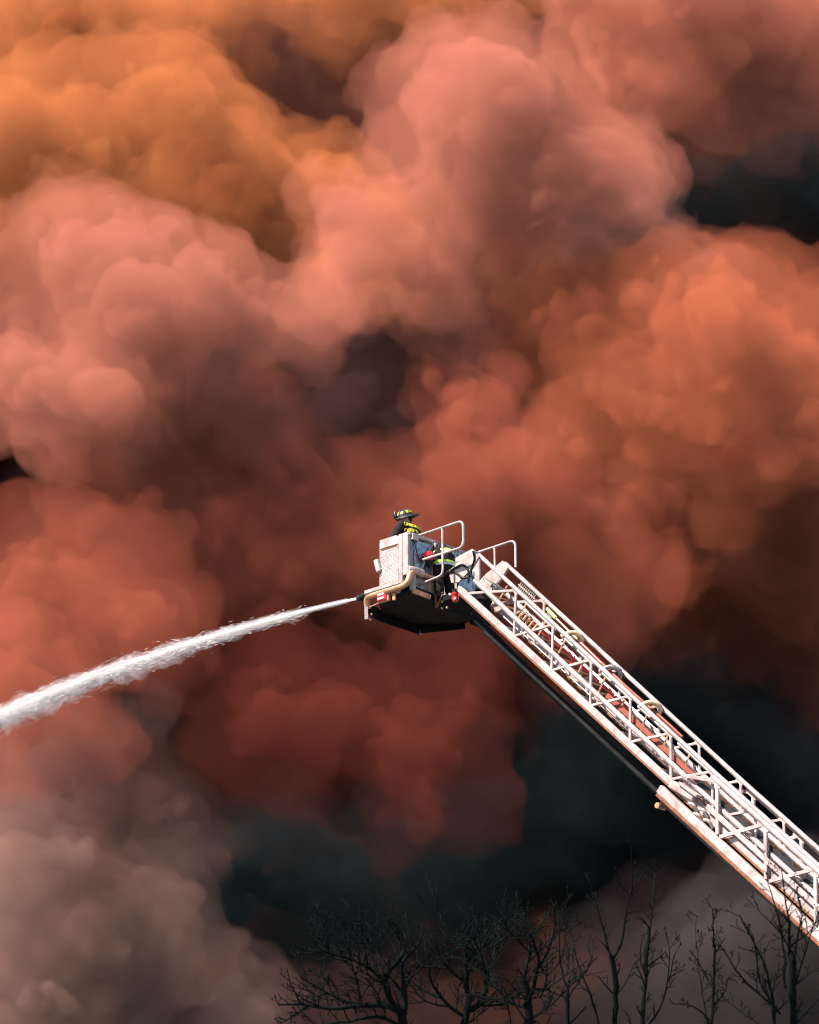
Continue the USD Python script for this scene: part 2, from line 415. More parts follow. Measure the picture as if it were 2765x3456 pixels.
for w, far in ((NEAR, 0), (FAR, 1)):
    lb('bottom_rail', (0, w, 0), (END, w, -.0), .075, .115)
    lb('painted_bounce_strip', (.1, w, -.072), (END, w, -.072), .07, .028, 'orange_and_bounce', label='rust orange strip under the bottom rail')  # warm bounce on the underside, painted as an orange strip
    lt('middle_rail', [(.25, w, nmid(0)), (3, w, nmid(3)), (7, w, nmid(7)), (END, w, nmid(7))], .046)
    lt('handrail', [(-.05, w, ntop(0)), (3, w, ntop(3)), (7, w, ntop(7)), (END, w, ntop(7))], .040)
    for k in range(9):
        s = 1.21 + 1.17 * k
        if s > 9:
            break
        lb('diagonal', (s - .61, w, .05) if k else (.28, w, .05), (s, w, ntop(s) - .03), .035, .045)
        lb('diagonal', (s + .03, w, ntop(s) - .03), (s + .53, w, .05), .035, .048)
        obj('gusset', W(beam(L(s - .08, w, ntop(s) - .035), L(s + .10, w, ntop(s) - .035), .03, .075, NUP)), 'white_metal', ladder)
for k in range(26):
    s = .55 + .36 * k
    lt('rung', [(s, NEAR + .04, nmid(s) - .05), (s, FAR - .04, nmid(s) - .05)], .018, 'warm_metal', 8, label='thin warm coloured rung')
for k in range(10):
    s = .95 + .62 * k
    lb('brace', (s, NEAR + .05, nmid(s)), (s - .62, FAR - .06, nmid(s) + .13), .028, .036, 'warm_metal', label='slanting warm coloured brace')
for k in range(6):                           # broken grey rail inside the far side
    s = .9 + 1.17 * k
    lt('inner_rail', [(s, FAR - .06, .44 - .01 * s), (s + .98, FAR - .06, .43 - .01 * s)], .027, 'dull_metal')
lt('pipe', [(1.5, NEAR + .32, .16), (END, NEAR + .32, .10)], .020, 'dull_metal', label='thin pale pipe between the rails')
lt('pipe', [(1.2, NEAR + .10, .14), (END, NEAR + .12, .12)], .014, 'panel_metal', label='thin pale pipe between the rails')
# cable chain along the far side: a row of links
for k in range(52):
    s = 4.4 + .165 * k
    obj('chain_link', W(beam(L(s, FAR - .16, .20), L(s + .125, FAR - .16, .20), .07, .085, NUP)), ('warm_metal', 'panel_metal', 'dull_metal', 'warm_metal')[(k * 7) % 4], ladder)
lb('flat_strip', (4.2, NEAR + .09, .34), (6.9, NEAR + .09, .31), .02, .085, 'orange_hose', label='flat reddish strip above the middle rail')
# the water pipes below the ladder, in black
lt('water_pipe', [(.25, .97, -.30), (2.0, .97, -.37), (END, .97, -.37)], .075, 'black_metal', 12, label='thick black water pipe under the ladder')
lt('water_pipe', [(.9, .80, -.33), (END, .80, -.36)], .035, 'black_metal', label='thinner black pipe under the ladder')
for k in range(7):
    s = 1.3 + 1.17 * k
    lb('cross_member', (s, NEAR + .03, -.02), (s, FAR - .03, -.02), .05, .06, 'dull_metal')
# the second section, outside the first
for w, x in ((NEAR - .10, 0), (FAR + .09, 0)):
    lb('outer_bottom_rail', (6.42, w, -.185), (END, w, -.185), .11, .15)
    lb('painted_bounce_strip', (6.45, w, -.285), (END, w, -.285), .10, .05, 'orange_and_bounce', label='rust orange strip under the bottom rail')  # same painted bounce light under the outer rail
    lb('lower_edge', (6.6, w + .02, -.335), (END, w + .02, -.335), .10, .04, 'black_metal', label='black strip along the lower edge')
    lb('outer_middle_rail', (7.45, w, .14), (END, w, .14), .055, .085)
    lt('outer_handrail', [(7.25, w, .575), (END, w, .575)], .052)
    for k in range(6):
        s = 7.33 + 1.3 * k
        lb('outer_diagonal', (s - .62, w, -.10) if k else (s - .62, w, .26), (s, w, .55), .045, .065)
        lb('outer_diagonal', (s + .04, w, .55), (s + .62, w, -.10), .045, .065)
        obj('gusset', W(beam(L(s - .14, w, .54), L(s + .16, w, .54), .035, .10, NUP)), 'white_metal', ladder)
lb('painted_shade_bar', (6.95, NEAR + .03, .28), (END, NEAR + .03, .24), .06, .13, 'black_rubber', label='black slide rail inside the outer section')  # black bar painted in for the shade along the inner middle rail
obj('guide_block', W(beam(L(6.55, NEAR - .06, .0), L(7.15, NEAR - .06, .10), .16, .14, NUP)), 'white_metal', ladder)
obj('guide_block', W(beam(L(6.75, NEAR - .12, .13), L(7.22, NEAR - .12, .17), .14, .05, NUP)), 'panel_metal', ladder)
for k, (s, n) in enumerate(((7.1, -.03), (7.35, .02), (7.55, -.06), (7.3, -.1))):
    lt('fitting', [(s, NEAR - .1, n), (s + .12, NEAR - .14, n + .05), (s + .2, NEAR - .05, n - .02)], .028, 'panel_metal')
lt('roller', [(6.62, NEAR - .18, -.40), (6.62, NEAR + .02, -.40)], .05, 'warm_metal')
for w in (NEAR + .22, NEAR + .45):           # cables inside the outer section
    lt('cable', [(7.3, w - .1, .02), (8.4, w, -.04), (END, w, -.05)], .014, 'dull_metal')
for k in range(3):                           # curved hanger brackets between the handrails
    s = 2.4 + 1.17 * k
    obj('hanger', W(tube(rounded([L(s - .12, FAR - .28, .47), L(s - .02, FAR - .22, .66), L(s + .14, FAR - .06, .66), L(s + .12, FAR - .05, .42)], .1), .045, 8)), 'tan_canvas' if k != 1 else 'dull_metal', ladder, smooth=50)
obj('grating', W(cat([beam(L(.55 + .05 * k, FAR - .02, .52), L(.55 + .05 * k, FAR - .02, .64), .012, .02, NUP) for k in range(10)] + [beam(L(.5, FAR - .02, .58), L(1.05, FAR - .02, .58), .015, .02, NUP)])), 'dull_metal', ladder)
# tip: knuckle plates and folding step
plate = [(-.28, .34), (-.10, .72), (.10, .70), (.10, .44), (.0, .10), (-.14, .0), (-.34, .12)]
for w in (NEAR - .03, FAR):
    pg = trimesh.creation.extrude_polygon(Polygon(plate), .05, engine='earcut')
    T = np.eye(4); T[:3, 0], T[:3, 1], T[:3, 2], T[:3, 3] = c3(CS, 0, -SN), c3(SN, 0, CS), np.array([0, 1., 0]), L(0, w, 0)
    pg.apply_transform(T)
    obj('tip_plate', W(pg), 'white_metal', ladder)
obj('tip_arm', W(beam(L(-.10, NEAR - .04, .70), L(-.36, NEAR - .04, .34), .07, .10, NUP)), 'white_metal', ladder)
obj('tip_arm', W(beam(L(-.06, FAR, .66), L(.02, FAR - .02, .08), .06, .18, NUP)), 'panel_metal', ladder)
obj('folding_step', W(beam(L(.42, NEAR + .1, .40), L(.42, NEAR + .55, .36), .26, .05, NUP)), 'dull_metal', ladder)
obj('tip_box', W(beam(L(.25, NEAR + .2, .12), L(.62, NEAR + .2, .08), .2, .16, NUP)), 'black_metal', ladder)
for pts in ([(-.30, NEAR - .08, .16), (-.12, NEAR - .10, .42), (.10, NEAR - .08, .38), (.20, NEAR - .06, .20)], [(-.42, NEAR - .07, .02), (-.2, NEAR - .09, .22), (.08, NEAR - .1, .20), (.16, NEAR - .05, .34)],
            [(-.08, NEAR - .08, .70), (.06, NEAR - .08, .62), (.12, NEAR - .07, .36), (.26, NEAR - .02, .30)], [(-.45, NEAR - .02, -.05), (-.36, NEAR - .06, .18), (-.10, NEAR - .06, .34), (.14, NEAR - .05, .26)]):
    lt('control_hose', pts, .022, 'black_rubber', 8, .14, label='bent black hose at the tip')
lt('loop_hose', [(.75, NEAR + .02, .36), (.62, NEAR, .47), (.80, NEAR - .01, .52), (.88, NEAR, .40)], .010, 'black_rubber', 6, .1)

# things hung in the ladder
x = thing('pike_pole', label='red and pale pole with a lime green end, lying along the far handrail', cat='pole')
obj('shaft', W(tube([L(1.72, FAR - .07, .59), L(2.55, FAR - .08, .56)], .018, 8)), 'tan_canvas', x)
obj('red_sleeve', W(tube([L(2.55, FAR - .08, .56), L(3.3, FAR - .10, .54)], .026, 8)), 'red_paint', x)
obj('green_end', W(tube([L(1.45, FAR - .07, .61), L(1.74, FAR - .07, .59)], [.03, .034], 8)), 'lime_tape', x)
obj('white_grip', W(cat([tube([L(1.52 + .04 * k, FAR - .07, .52), L(1.50 + .04 * k, FAR - .07, .62)], .014, 6) for k in range(4)])), 'panel_metal', x)
obj('hose', W(tube([L(s, FAR - .12 - .05 * math.sin((s - 3.2) * 2.2), .555 - .035 * (s - 3.2) / 2) for s in np.linspace(3.25, 5.6, 18)], .028, 8)), 'orange_hose', smooth=True,
    label='orange hose hanging below the far handrail of the ladder', cat='hose')
x = thing('tool_pole', label='red pole in pieces lying between the rungs of the ladder', cat='pole')
for a, b in ((1.25, 1.62), (1.7, 2.35), (2.42, 2.95), (3.0, 3.5), (3.62, 3.95), (4.02, 4.45)):
    obj('red_pole', W(tube([L(a, FAR - .24, .30), L(b, FAR - .24, .30)], .030, 8)), 'red_paint', x)
obj('white_pole', W(tube([L(1.2, FAR - .22, .36), L(5.2, FAR - .22, .35)], .012, 6)), 'panel_metal', x)
for s in (2.75, 3.9):
    obj('red_prong', W(tube([L(s, FAR - .24, .30), L(s + .1, FAR - .36, .16)], .022, 6)), 'red_paint', x)
x = thing('tool_rack', label='small tan rack of bars between the rails near the ladder tip', cat='rack')
obj('frame', W(tube(rounded([L(1.35, NEAR + .25, .40), L(1.25, NEAR + .25, .22), L(1.8, NEAR + .25, .20), L(1.85, NEAR + .25, .40)], .06), .018, 8)), 'tan_canvas', x)
for k in range(4):
    obj('bar', W(tube([L(1.40 + .1 * k, NEAR + .25, .22), L(1.42 + .1 * k, NEAR + .25, .39)], .02, 6)), 'tan_canvas', x)

# ------------------------------------------------------------------ the bucket
bucket = thing('bucket', label='white metal fire platform bucket at the top of the ladder, two firefighters in it', cat='bucket')


def bk(name, m, material='white_metal', smooth=False, **k):
    return obj(name, W(m), material, bucket, smooth=smooth, **k)


# floor and its ribbed underside
outline = [(0.02, .0), (-.72, .0), (-1.05, .42), (-1.05, 1.42), (-.40, 1.92), (.02, 1.92)]
fl = trimesh.creation.extrude_polygon(Polygon([(b, -w) for b, w in outline]), .06, engine='earcut'); fl.apply_translation((0, 0, -1.16))
bk('floor', fl, 'black_metal')
ribs = []
for k in range(26):
    b = -1.02 + .042 * k
    w0 = .0 if b > -.72 else (-.72 - b) / .33 * .42
    w1 = 1.92 if b > -.40 else 1.42 + (b + 1.05) / .65 * .5
    for j in range(int((w1 - w0 - .06) / .075)):
        ribs.append(box(c3(b, w0 + .06 + .075 * j, -1.166), (.022, .05, .012)))
bk('floor_tread', cat(ribs), 'dark_tread', label='rows of small ribs under the floor')
bk('front_beam', beam(c3(-1.06, .38, -1.24), c3(-1.06, 1.44, -1.24), .05, .2), 'black_metal')
bk('front_beam', beam(c3(-.98, -.02, -1.20), c3(-1.06, .38, -1.24), .05, .22), 'black_metal')
bk('front_beam', beam(c3(-1.04, 1.44, -1.24), c3(-.40, 1.93, -1.18), .05, .16), 'black_metal')
bk('corner_tag', bbox(-1.07, -1.03, 1.40, 1.46, -1.34, -1.24), 'galvanised')
bk('under_box', bbox(-.02, .28, 1.62, 1.95, -1.34, -1.06, .02), 'black_metal')
bk('under_frame', bbox(-.05, .62, .66, 1.6, -1.20, -1.08, .01), 'black_metal')
# near side: framed tread plate
bk('side_panel', bbox(-.69, -.245, .0, .045, -.98, -.17), 'panel_metal')
cap = trimesh.creation.extrude_polygon(Polygon([(-.69, -.168), (-.23, -.168), (-.23, -.03), (-.30, 0), (-.69, 0)]), .07, engine='earcut')
cap.apply_transform(np.array([[1, 0, 0, 0], [0, 0, -1, .012], [0, 1, 0, 0], [0, 0, 0, 1.]]))
bk('side_cap', cap, 'white_metal')
bk('side_slit', bbox(-.66, -.27, -.008, .0, -.205, -.180, .002), 'orange_and_bounce')
tread, rng = [], random.Random(4)
for r in range(15):
    for q in range(9):
        m = trimesh.creation.icosphere(1, .5); m.apply_scale((.042, .008, .017))
        m.apply_transform(trimesh.transformations.rotation_matrix(.7 if (r + q) % 2 else -.7, (0, 1, 0)))
        m.apply_translation(c3(-.655 + .047 * q, -.001, -.245 - .042 * r)); tread.append(m)
bk('tread_pattern', cat(tread), 'panel_metal', smooth=True, label='raised diamond pattern of the side panel')
sh = trimesh.convex.convex_hull(np.array([c3(b, w, z) for b in (-.69, -.25) for w, z in ((0.02, -.84), (0.02, -.895), (-.012, -.86), (-.012, -.845))]))
bk('side_shelf', sh, 'warm_metal')
kick = []
for r in range(3):
    for q in range(7):
        m = trimesh.creation.icosphere(1, .5); m.apply_scale((.055, .03, .024)); m.apply_translation(c3(-.64 + .058 * q, -.004, -.90 - .035 * r)); kick.append(m)
bk('kick_pattern', cat(kick), 'clear_lens', smooth=True, label='row of bright studs along the foot of the side panel')
bk('corner_post', bbox(-.235, -.135, -.012, .06, -.98, .0), 'white_metal')
bk('corner_post', bbox(-.125, .0, -.018, .06, -.80, .0), 'white_metal')
bk('front_panel', beam(c3(-.70, .02, -.49), c3(-1.03, .42, -.49), .04, .9), 'warm_metal')
bk('front_panel', bbox(-1.05, -1.01, .44, 1.42, -1.0, -.02), 'panel_metal')
bk('front_panel', beam(c3(-1.03, 1.42, -.49), c3(-.42, 1.90, -.49), .04, .9), 'panel_metal')
bk('side_panel', bbox(-.40, 0, 1.88, 1.92, -1.0, -.02), 'panel_metal')
bk('spotlight', beam(c3(-.76, -.02, -.36), c3(-.70, .0, -.60), .11, .10), 'white_metal', label='white lamp sticking out past the left edge')
# rear panels
bk('rear_panel', bbox(-.03, .0, .07, .60, -.66, -.10), 'galvanised')
for w0, w1, z0, z1 in ((.0, .66, -.06, .0), (.06, .64, -.72, -.66)):
    bk('rear_frame', bbox(-.05, .03, w0, w1, z0, z1), 'white_metal')
bk('rear_frame', beam(c3(.02, .30, -.64), c3(.02, .55, -.14), .03, .06, (1, 0, 0)), 'panel_metal')
bk('rear_post', bbox(-.03, .03, .60, .66, -1.0, -.02), 'white_metal')
bk('rear_bracket', bbox(-.02, .06, .05, .22, -.14, -.02), 'white_metal')
bk('rear_bracket', bbox(-.04, .08, .62, .78, -.16, -.06), 'white_metal')
bk('rear_cable', tube(rounded([c3(.02, .18, -.10), c3(.025, .16, -.3), c3(.025, .24, -.45), c3(.025, .40, -.52), c3(.02, .42, -.66)], .08), .010, 6), 'black_rubber')
bk('rear_cable', tube(rounded([c3(.02, .10, -.10), c3(.025, .13, -.2), c3(.025, .09, -.35), c3(.025, .12, -.62)], .08), .012, 6), 'black_rubber')
bk('lower_rear_panel', bbox(-.04, .0, .06, .70, -1.02, -.76), 'dull_metal')
bk('lower_rear_panel', bbox(-.03, .03, .52, .74, -1.04, -.80), 'warm_metal')
bk('rear_panel', bbox(-.03, .0, 1.36, 1.70, -.72, -.36), 'galvanised')
bk('rear_panel', bbox(-.03, .0, 1.05, 1.30, -.36, -.06), 'galvanised')
bk('rear_post', bbox(-.03, .03, 1.30, 1.35, -1.0, -.02), 'galvanised')
bk('far_side_panel', bbox(-.4, 0, 1.72, 1.76, -.7, -.3), 'galvanised')
bk('top_bar', beam(c3(0, .66, -.01), c3(0, 1.67, -.01), .035, .045), 'dull_metal')
bk('gate_bar', tube([c3(.05, .70, -.34), c3(.06, 1.0, -.42), c3(.05, 1.12, -.40), c3(.04, 1.13, -.10)], .014, 6), 'white_metal')
# bell lamp on the rear panel
lamp = thing('beacon_lamp', label='small red round lamp on the rear of the bucket, beside the striped coat', cat='lamp')
obj('lens', W(tube([c3(.03, .42, -.36), c3(.10, .42, -.37), c3(.15, .42, -.38), c3(.18, .42, -.385)], [.075, .085, .085, .05], 14)), 'red_lens', lamp, smooth=40)
obj('base', W(tube([c3(.0, .42, -.40), c3(.06, .42, -.44), c3(.05, .52, -.52)], [.07, .06, .05], 10)), 'black_rubber', lamp)
obj('painted_glint', W(trimesh.creation.icosphere(2, .028).apply_translation(c3(.17, .40, -.42))), 'clear_lens', lamp, smooth=True)  # pale ball painted in as a highlight on the lens
# handrail loops beside the ladder entry
for w in (.28, 1.67):
    bk('rail_loop', pipe([(-.02, w, .0), (1.06, w, .02), (1.06, w, -.48), (.10, w, -.48)] if w < 1 else [(-.02, w, .0), (1.06, w, .02), (1.06, w, -.50)], .024, .13), 'white_metal', smooth=50)
    bk('rail_post', pipe([(.56, w, .0), (.57, w, -.88), (-.02, w, -.93)] if w < 1 else [(.56, w, .01), (.57, w, -.55)], .022, .11), 'white_metal', smooth=50)
# bumper tube round the nearest corner
bk('bumper', pipe([(-1.0, .02, -1.22), (-.98, -.06, -1.02), (-.08, -.07, -1.03), (.03, -.05, -.98), (.05, .02, -.74), (.05, .80, -.74)], .058, .16, 14), 'warm_metal', smooth=50)
bk('bumper', pipe([(.0, .0, -.72), (.045, .10, -.72), (.05, .30, -.73)], .075, .1, 14), 'white_metal', smooth=50)
bk('corner_pad', bbox(-.02, .06, .02, .16, -1.10, -.76, .03), 'dull_metal')
bk('side_step', beam(c3(-.97, -.09, -.95), c3(-.04, -.09, -.95), .07, .075), 'white_metal')
bk('step_teeth', cat([box(c3(-.95 + .042 * k, -.10, -1.005), (.02, .03, .05)) for k in range(22)]), 'black_rubber')
bk('front_plate', beam(c3(-.98, -.06, -1.0), c3(-1.0, -.02, -1.42), .07, .02), 'dull_metal')
bk('rear_beam', beam(c3(.03, .06, -1.10), c3(.03, .52, -1.11), .05, .10), 'warm_metal')
bk('painted_gap_shade', beam(c3(.02, .10, -1.02), c3(.02, .72, -1.04), .03, .05), 'black_rubber')  # black bar drawn in as the shade of a gap
bk('hinge_bracket', cat([beam(c3(.08, .62, -1.02), c3(.10, .62, -1.30), .05, .03), beam(c3(.10, .62, -1.30), c3(.22, .66, -1.06), .04, .03), beam(c3(.06, .62, -1.04), c3(.24, .66, -1.04), .05, .03)]), 'orange_and_bounce')
for b, w, z in ((.20, .66, -1.20), (.24, .74, -1.14), (.16, .70, -1.30), (.28, .70, -1.32), (-.95, .05, -1.32), (-1.0, .08, -1.40)):
    bk('bolt', trimesh.creation.icosphere(1, .024).apply_translation(c3(b, w, z)), 'warm_metal', smooth=True)
bk('side_bracket', bbox(-.36, -.29, -.04, .0, -1.22, -1.06), 'warm_metal')
bk('marker', bbox(-.28, -.11, -.05, -.03, -1.08, -1.055), 'amber', label='yellow marker light under the side step')
bk('side_rod', tube([c3(-.90, -.05, -1.22), c3(-.66, -.05, -1.20)], .012, 6), 'warm_metal')
# red lamps
lamp = thing('side_lamp', label='rectangular red warning lamp under the side step of the bucket', cat='lamp')
obj('housing', W(bbox(-.70, -.42, -.07, .0, -1.20, -1.02, .01)), 'warm_metal', lamp)
obj('lens', W(bbox(-.69, -.46, -.10, -.06, -1.19, -1.03, .03)), 'red_lens', lamp)
for k in range(2):
    obj('reflector', W(bbox(-.65, -.50, -.115, -.10, -1.165 + .075 * k, -1.125 + .075 * k, .01)), 'clear_lens', lamp)
lamp = thing('hanging_lamp', label='red lamp hanging below the bucket, just under the start of the ladder rail', cat='lamp')
obj('lens', W(tube([c3(.54, .60, -1.14), c3(.56, .60, -1.18), c3(.57, .60, -1.24), c3(.58, .60, -1.29)], [.05, .075, .075, .05], 12)), 'red_lens', lamp, smooth=40)
for k, (b, z) in enumerate(((.48, -1.15), (.60, -1.26))):
    obj('reflector', W(trimesh.creation.icosphere(1, .026).apply_translation(c3(b, .56, z))), 'clear_lens', lamp, smooth=True)
obj('bracket', W(bbox(.50, .60, .58, .72, -1.15, -1.06)), 'black_metal', lamp)
# nozzle
noz = thing('water_nozzle', label='black tapered nozzle at the lower front corner of the bucket, spraying the jet', cat='nozzle')
obj('barrel', W(tube([c3(-.95, -.04, -.985), c3(-1.06, -.04, -.985), c3(-1.16, -.04, -.985)], [.075, .072, .058], 14)), 'black_rubber', noz, smooth=40)
for b in (-1.0, -1.07):
    obj('ring', W(tube([c3(b, -.04, -.985), c3(b - .025, -.04, -.985)], .082, 14)), 'black_metal', noz)
obj('tip', W(tube([c3(-1.16, -.04, -.985), c3(-1.20, -.04, -.985)], [.052, .05], 14)), 'black_rubber', noz)


# ------------------------------------------------------------------ the water jet
def jet(t):
    """The middle of the jet, t seconds after the nozzle (bucket axes)."""
    return c3(-1.20 - 24.6 * t, -.04, -.985 + 1.49 * t - 4.9 * t * t)


def ragged(t0, t1, radius, seed, n, k, rough, drop, cut=1.0):
    """A closed ragged sleeve along the jet; radius(t) is its mean radius."""
    ts = np.linspace(t0, t1, k); ang = np.arange(n) * 2 * math.pi / n
    C = np.array([jet(t) for t in ts]); R = np.array([radius(t) for t in ts])
    ring = np.stack([np.zeros(n), np.cos(ang), np.sin(ang)], 1)
    base = C[:, None, :] + ring[None] * R[:, None, None]
    q = base.copy(); q[..., 0] *= .42                    # lumps drawn out along the flow
    n1 = meshkit.fbm(q * 6.5 + seed, 4, seed) - .5
    n2 = meshkit.fbm(q * 20 + seed, 3, seed + 9) - .5
    grow = np.clip(np.linspace(0, 6, k), 0, 1)[:, None]
    low = np.clip(-np.sin(ang), 0, 1)[None, :]
    rr = R[:, None] * np.clip(1 + grow * rough * (n1 * 2.2 + n2 * 2.0) + drop * grow * low * (n1 + .25) * 2, .15, 4)
    end = np.ones(k); end[-1] = .05
    V = C[:, None, :] + ring[None] * (rr * end[:, None])[..., None]
    i = np.arange(n); j = (i + 1) % n; f = []
    for a in range(k - 1):
        f += [np.stack([a * n + i, (a + 1) * n + i, (a + 1) * n + j, a * n + j], 1)]
    f = np.vstack(f); f = np.vstack([f[:, [0, 1, 2]], f[:, [0, 2, 3]]])
    V = np.vstack([V.reshape(-1, 3), C[:1], C[-1:]])
    f = np.vstack([f, np.stack([np.full(n, k * n), i, j], 1), np.stack([np.full(n, k * n + 1), (k - 1) * n + j, (k - 1) * n + i], 1)])
    m = trimesh.Trimesh(V, f, process=False); m.fix_normals()
    return m


water = thing('water_jet', label='white jet of water arcing from the nozzle down to the left edge', cat='water jet')
R0 = lambda t: .050 + .315 * t ** 1.05                                                # noqa: E731
obj('jet_core', W(ragged(0, .62, lambda t: R0(t) * .46, 3, 28, 420, .30, .2)), 'water', water, smooth=True)
obj('jet_spray', W(ragged(0.01, .62, lambda t: R0(t) * .92, 7, 36, 700, .45, .4)), 'mist', water, smooth=True)
obj('jet_mist', W(ragged(0.06, .62, lambda t: R0(t) * 1.25 + .01, 12, 36, 700, .55, .9)), 'thin_mist', water, smooth=True)
rng = np.random.default_rng(21)
drops = []
for k in range(7500):
    t = .05 + .56 * rng.random() ** .75
    r = R0(t) * (.75 + abs(rng.normal()) * .55); a = rng.random() * 2 * math.pi
    if rng.random() < .55:
        a = -math.pi / 2 + rng.normal() * .7; r *= 1.15
    p = jet(t) + np.array([0, math.cos(a), math.sin(a)]) * r
    d = jet(t + .004) - jet(t); d /= np.linalg.norm(d); d = d + rng.normal(size=3) * .10; d /= np.linalg.norm(d)
    ln, w_ = .02 + .07 * rng.random() ** 2, .0018 + .0035 * rng.random() ** 2
    u, v = frame_of(d)
    V = np.array([p - d * ln, p + u * w_, p + v * w_, p - u * w_, p - v * w_, p + d * ln])
    drops.append(trimesh.Trimesh(V, [[0, 2, 1], [0, 3, 2], [0, 4, 3], [0, 1, 4], [5, 1, 2], [5, 2, 3], [5, 3, 4], [5, 4, 1]], process=False))
obj('drops', W(cat(drops)), 'water', water, kind='stuff')

# ------------------------------------------------------------------ the firefighters
def arms(sh, el, ha, r=(.062, .052, .045)):
    return [[(sh, r[0]), (el, r[1]), (ha, r[2])]]


def hand(w_, d, side):
    """Palm, four bent fingers and a thumb from the wrist w_ along d."""
    w_, d = np.array(w_, float), np.array(d, float) / np.linalg.norm(d); u, v = frame_of(d)
    ch = [[(w_, .032), (w_ + d * .05, .036), (w_ + d * .085, .034)]]
    for k in range(4):
        b = w_ + d * .09 + u * (.03 - .02 * k); ln = (.036, .042, .04, .032)[k]
        ch.append([(b, .0115), (b + d * ln - v * .012, .0105), (b + d * ln * 1.5 - v * .04, .009)])
    b = w_ + d * .03 + u * .03 * side
    ch.append([(b, .014), (b + d * .035 + u * .03 * side, .012), (b + d * .065 + u * .03 * side - v * .02, .010)])
    return ch


def firefighter(label, origin, forward, torso, head, elbows, hands, head_turn, text):
    """torso: points hip, waist, chest, neck base; everything in the person's own axes (x right, y forward, z up)."""
    f = np.array(forward, float); f /= np.linalg.norm(f); T = np.eye(4)
    T[:3, 0], T[:3, 1], T[:3, 2], T[:3, 3] = np.cross(f, ZX), f, ZX, origin
    root = thing('person', label=label, cat='person')

    def put(name, m, material, smooth=True, parent=root, **k):
        m = m.copy(); m.apply_transform(T)
        return obj(name, m, material, parent, smooth=smooth, **k)
    hip, waist, chest, neck = (np.array(p, float) for p in torso)
    head = np.array(head, float)
    up = (chest - waist) / np.linalg.norm(chest - waist)
    X = np.array([1., 0, 0])
    shl = [chest + up * .10 + X * .19 * sg for sg in (-1, 1)]
    legs = [[(np.array([sg * .10, hip[1], hip[2]]), .10), (np.array([sg * .12, hip[1] + .02, .48]), .068), (np.array([sg * .13, hip[1] - .02, .10]), .05)] for sg in (-1, 1)]
    core = [[(hip, .125), (waist, .115), (chest, .13), (neck, .06), (head, .075)], [(shl[0], .06), (chest, .12), (shl[1], .06)]]
    ch = core + legs
    for k, sg in enumerate((-1, 1)):
        ch += arms(shl[k], np.array(elbows[k]), np.array(hands[k]), (.05, .042, .032))
        ch += hand(hands[k], np.array(hands[k]) - np.array(elbows[k]), sg)
    put('body', body(ch, .03, 6), 'skin')
    coat = [[(hip - ZX * .16, .175), (hip, .165), (waist, .165), (chest, .165), (neck - up * .02, .085)], [(shl[0], .085), (chest + up * .03, .15), (shl[1], .085)],
            [(hip - ZX * .14 + X * .06, .15), (waist + X * .05, .14)], [(hip - ZX * .14 - X * .06, .15), (waist - X * .05, .14)]]
    for k in (0, 1):
        coat += arms(shl[k], np.array(elbows[k]), np.array(hands[k]), (.088, .076, .066))
    cm = body(coat, .035, 6)
    n = meshkit.fbm(cm.vertices * 9, 3, 5)[:, None] - .5
    cm.vertices += cm.vertex_normals * n * .03
    put('coat', cm, 'black_cloth')
    legs2 = [[(np.array([sg * .10, hip[1], hip[2]]), .125), (np.array([sg * .12, hip[1] + .02, .48]), .098), (np.array([sg * .13, hip[1] - .02, .12]), .09)] for sg in (-1, 1)]
    put('trousers', body(legs2, .04, 5), 'black_cloth')
    for sg in (-1, 1):
        put('boot', body([[((sg * .13, hip[1] - .03, .05), .055), ((sg * .14, hip[1] + .13, .04), .045)], [((sg * .13, hip[1] - .03, .05), .055), ((sg * .13, hip[1] - .02, .24), .065)]], .03, 4), 'black_rubber')
        put('glove', body(hand(hands[(sg + 1) // 2], np.array(hands[(sg + 1) // 2]) - np.array(elbows[(sg + 1) // 2]), sg), .02, 2).apply_scale(1.0), 'black_rubber')

    def band(a, d, half, grow, material, name='reflective_stripe'):
        """A stripe: the coat, a little larger, cut by a slab across the direction d at a."""
        a, d = np.array(a, float), np.array(d, float) / np.linalg.norm(d)
        M0 = manifold3d.Manifold.batch_boolean([manifold3d.Manifold.batch_hull([manifold3d.Manifold.sphere(r + grow, 32).translate(tuple(map(float, p))), manifold3d.Manifold.sphere(q + grow, 32).translate(tuple(map(float, o)))])
                                                for c_ in coat[:1] + coat[2:4] for (p, r), (o, q) in zip(c_, c_[1:])], manifold3d.OpType.Add)
        M0 = M0.trim_by_plane(tuple(map(float, d)), float(a @ d - half)).trim_by_plane(tuple(map(float, -d)), float(-(a @ d) - half)).to_mesh()
        put(name, trimesh.Trimesh(M0.vert_properties[:, :3], M0.tri_verts), material, smooth=40)
    # helmet: crown, brim longer behind, ridges, patches
    ht = trimesh.transformations.rotation_matrix(head_turn[0], (0, 0, 1)) @ trimesh.transformations.rotation_matrix(head_turn[1], (1, 0, 0)) @ trimesh.transformations.rotation_matrix(head_turn[2], (0, 1, 0))
    HT = np.eye(4); HT[:3, 3] = head; HT = HT @ ht

    def hp(name, m, material, smooth=True, parent=root, **k):
        m = m.copy(); m.apply_transform(HT)
        return put(name, m, material, smooth, parent, **k)
    face = trimesh.creation.icosphere(3, 1.0); v = face.vertices
    v *= np.array([.074, .092, .115]); v[:, 1] += np.where(v[:, 2] < -.03, .012, 0)
    nose = (np.abs(v[:, 0]) < .02) & (v[:, 1] > .06) & (np.abs(v[:, 2] + .01) < .03); v[nose, 1] += .022
    eye = (np.abs(np.abs(v[:, 0]) - .03) < .014) & (v[:, 1] > .05) & (np.abs(v[:, 2] - .012) < .012); v[eye, 1] -= .008
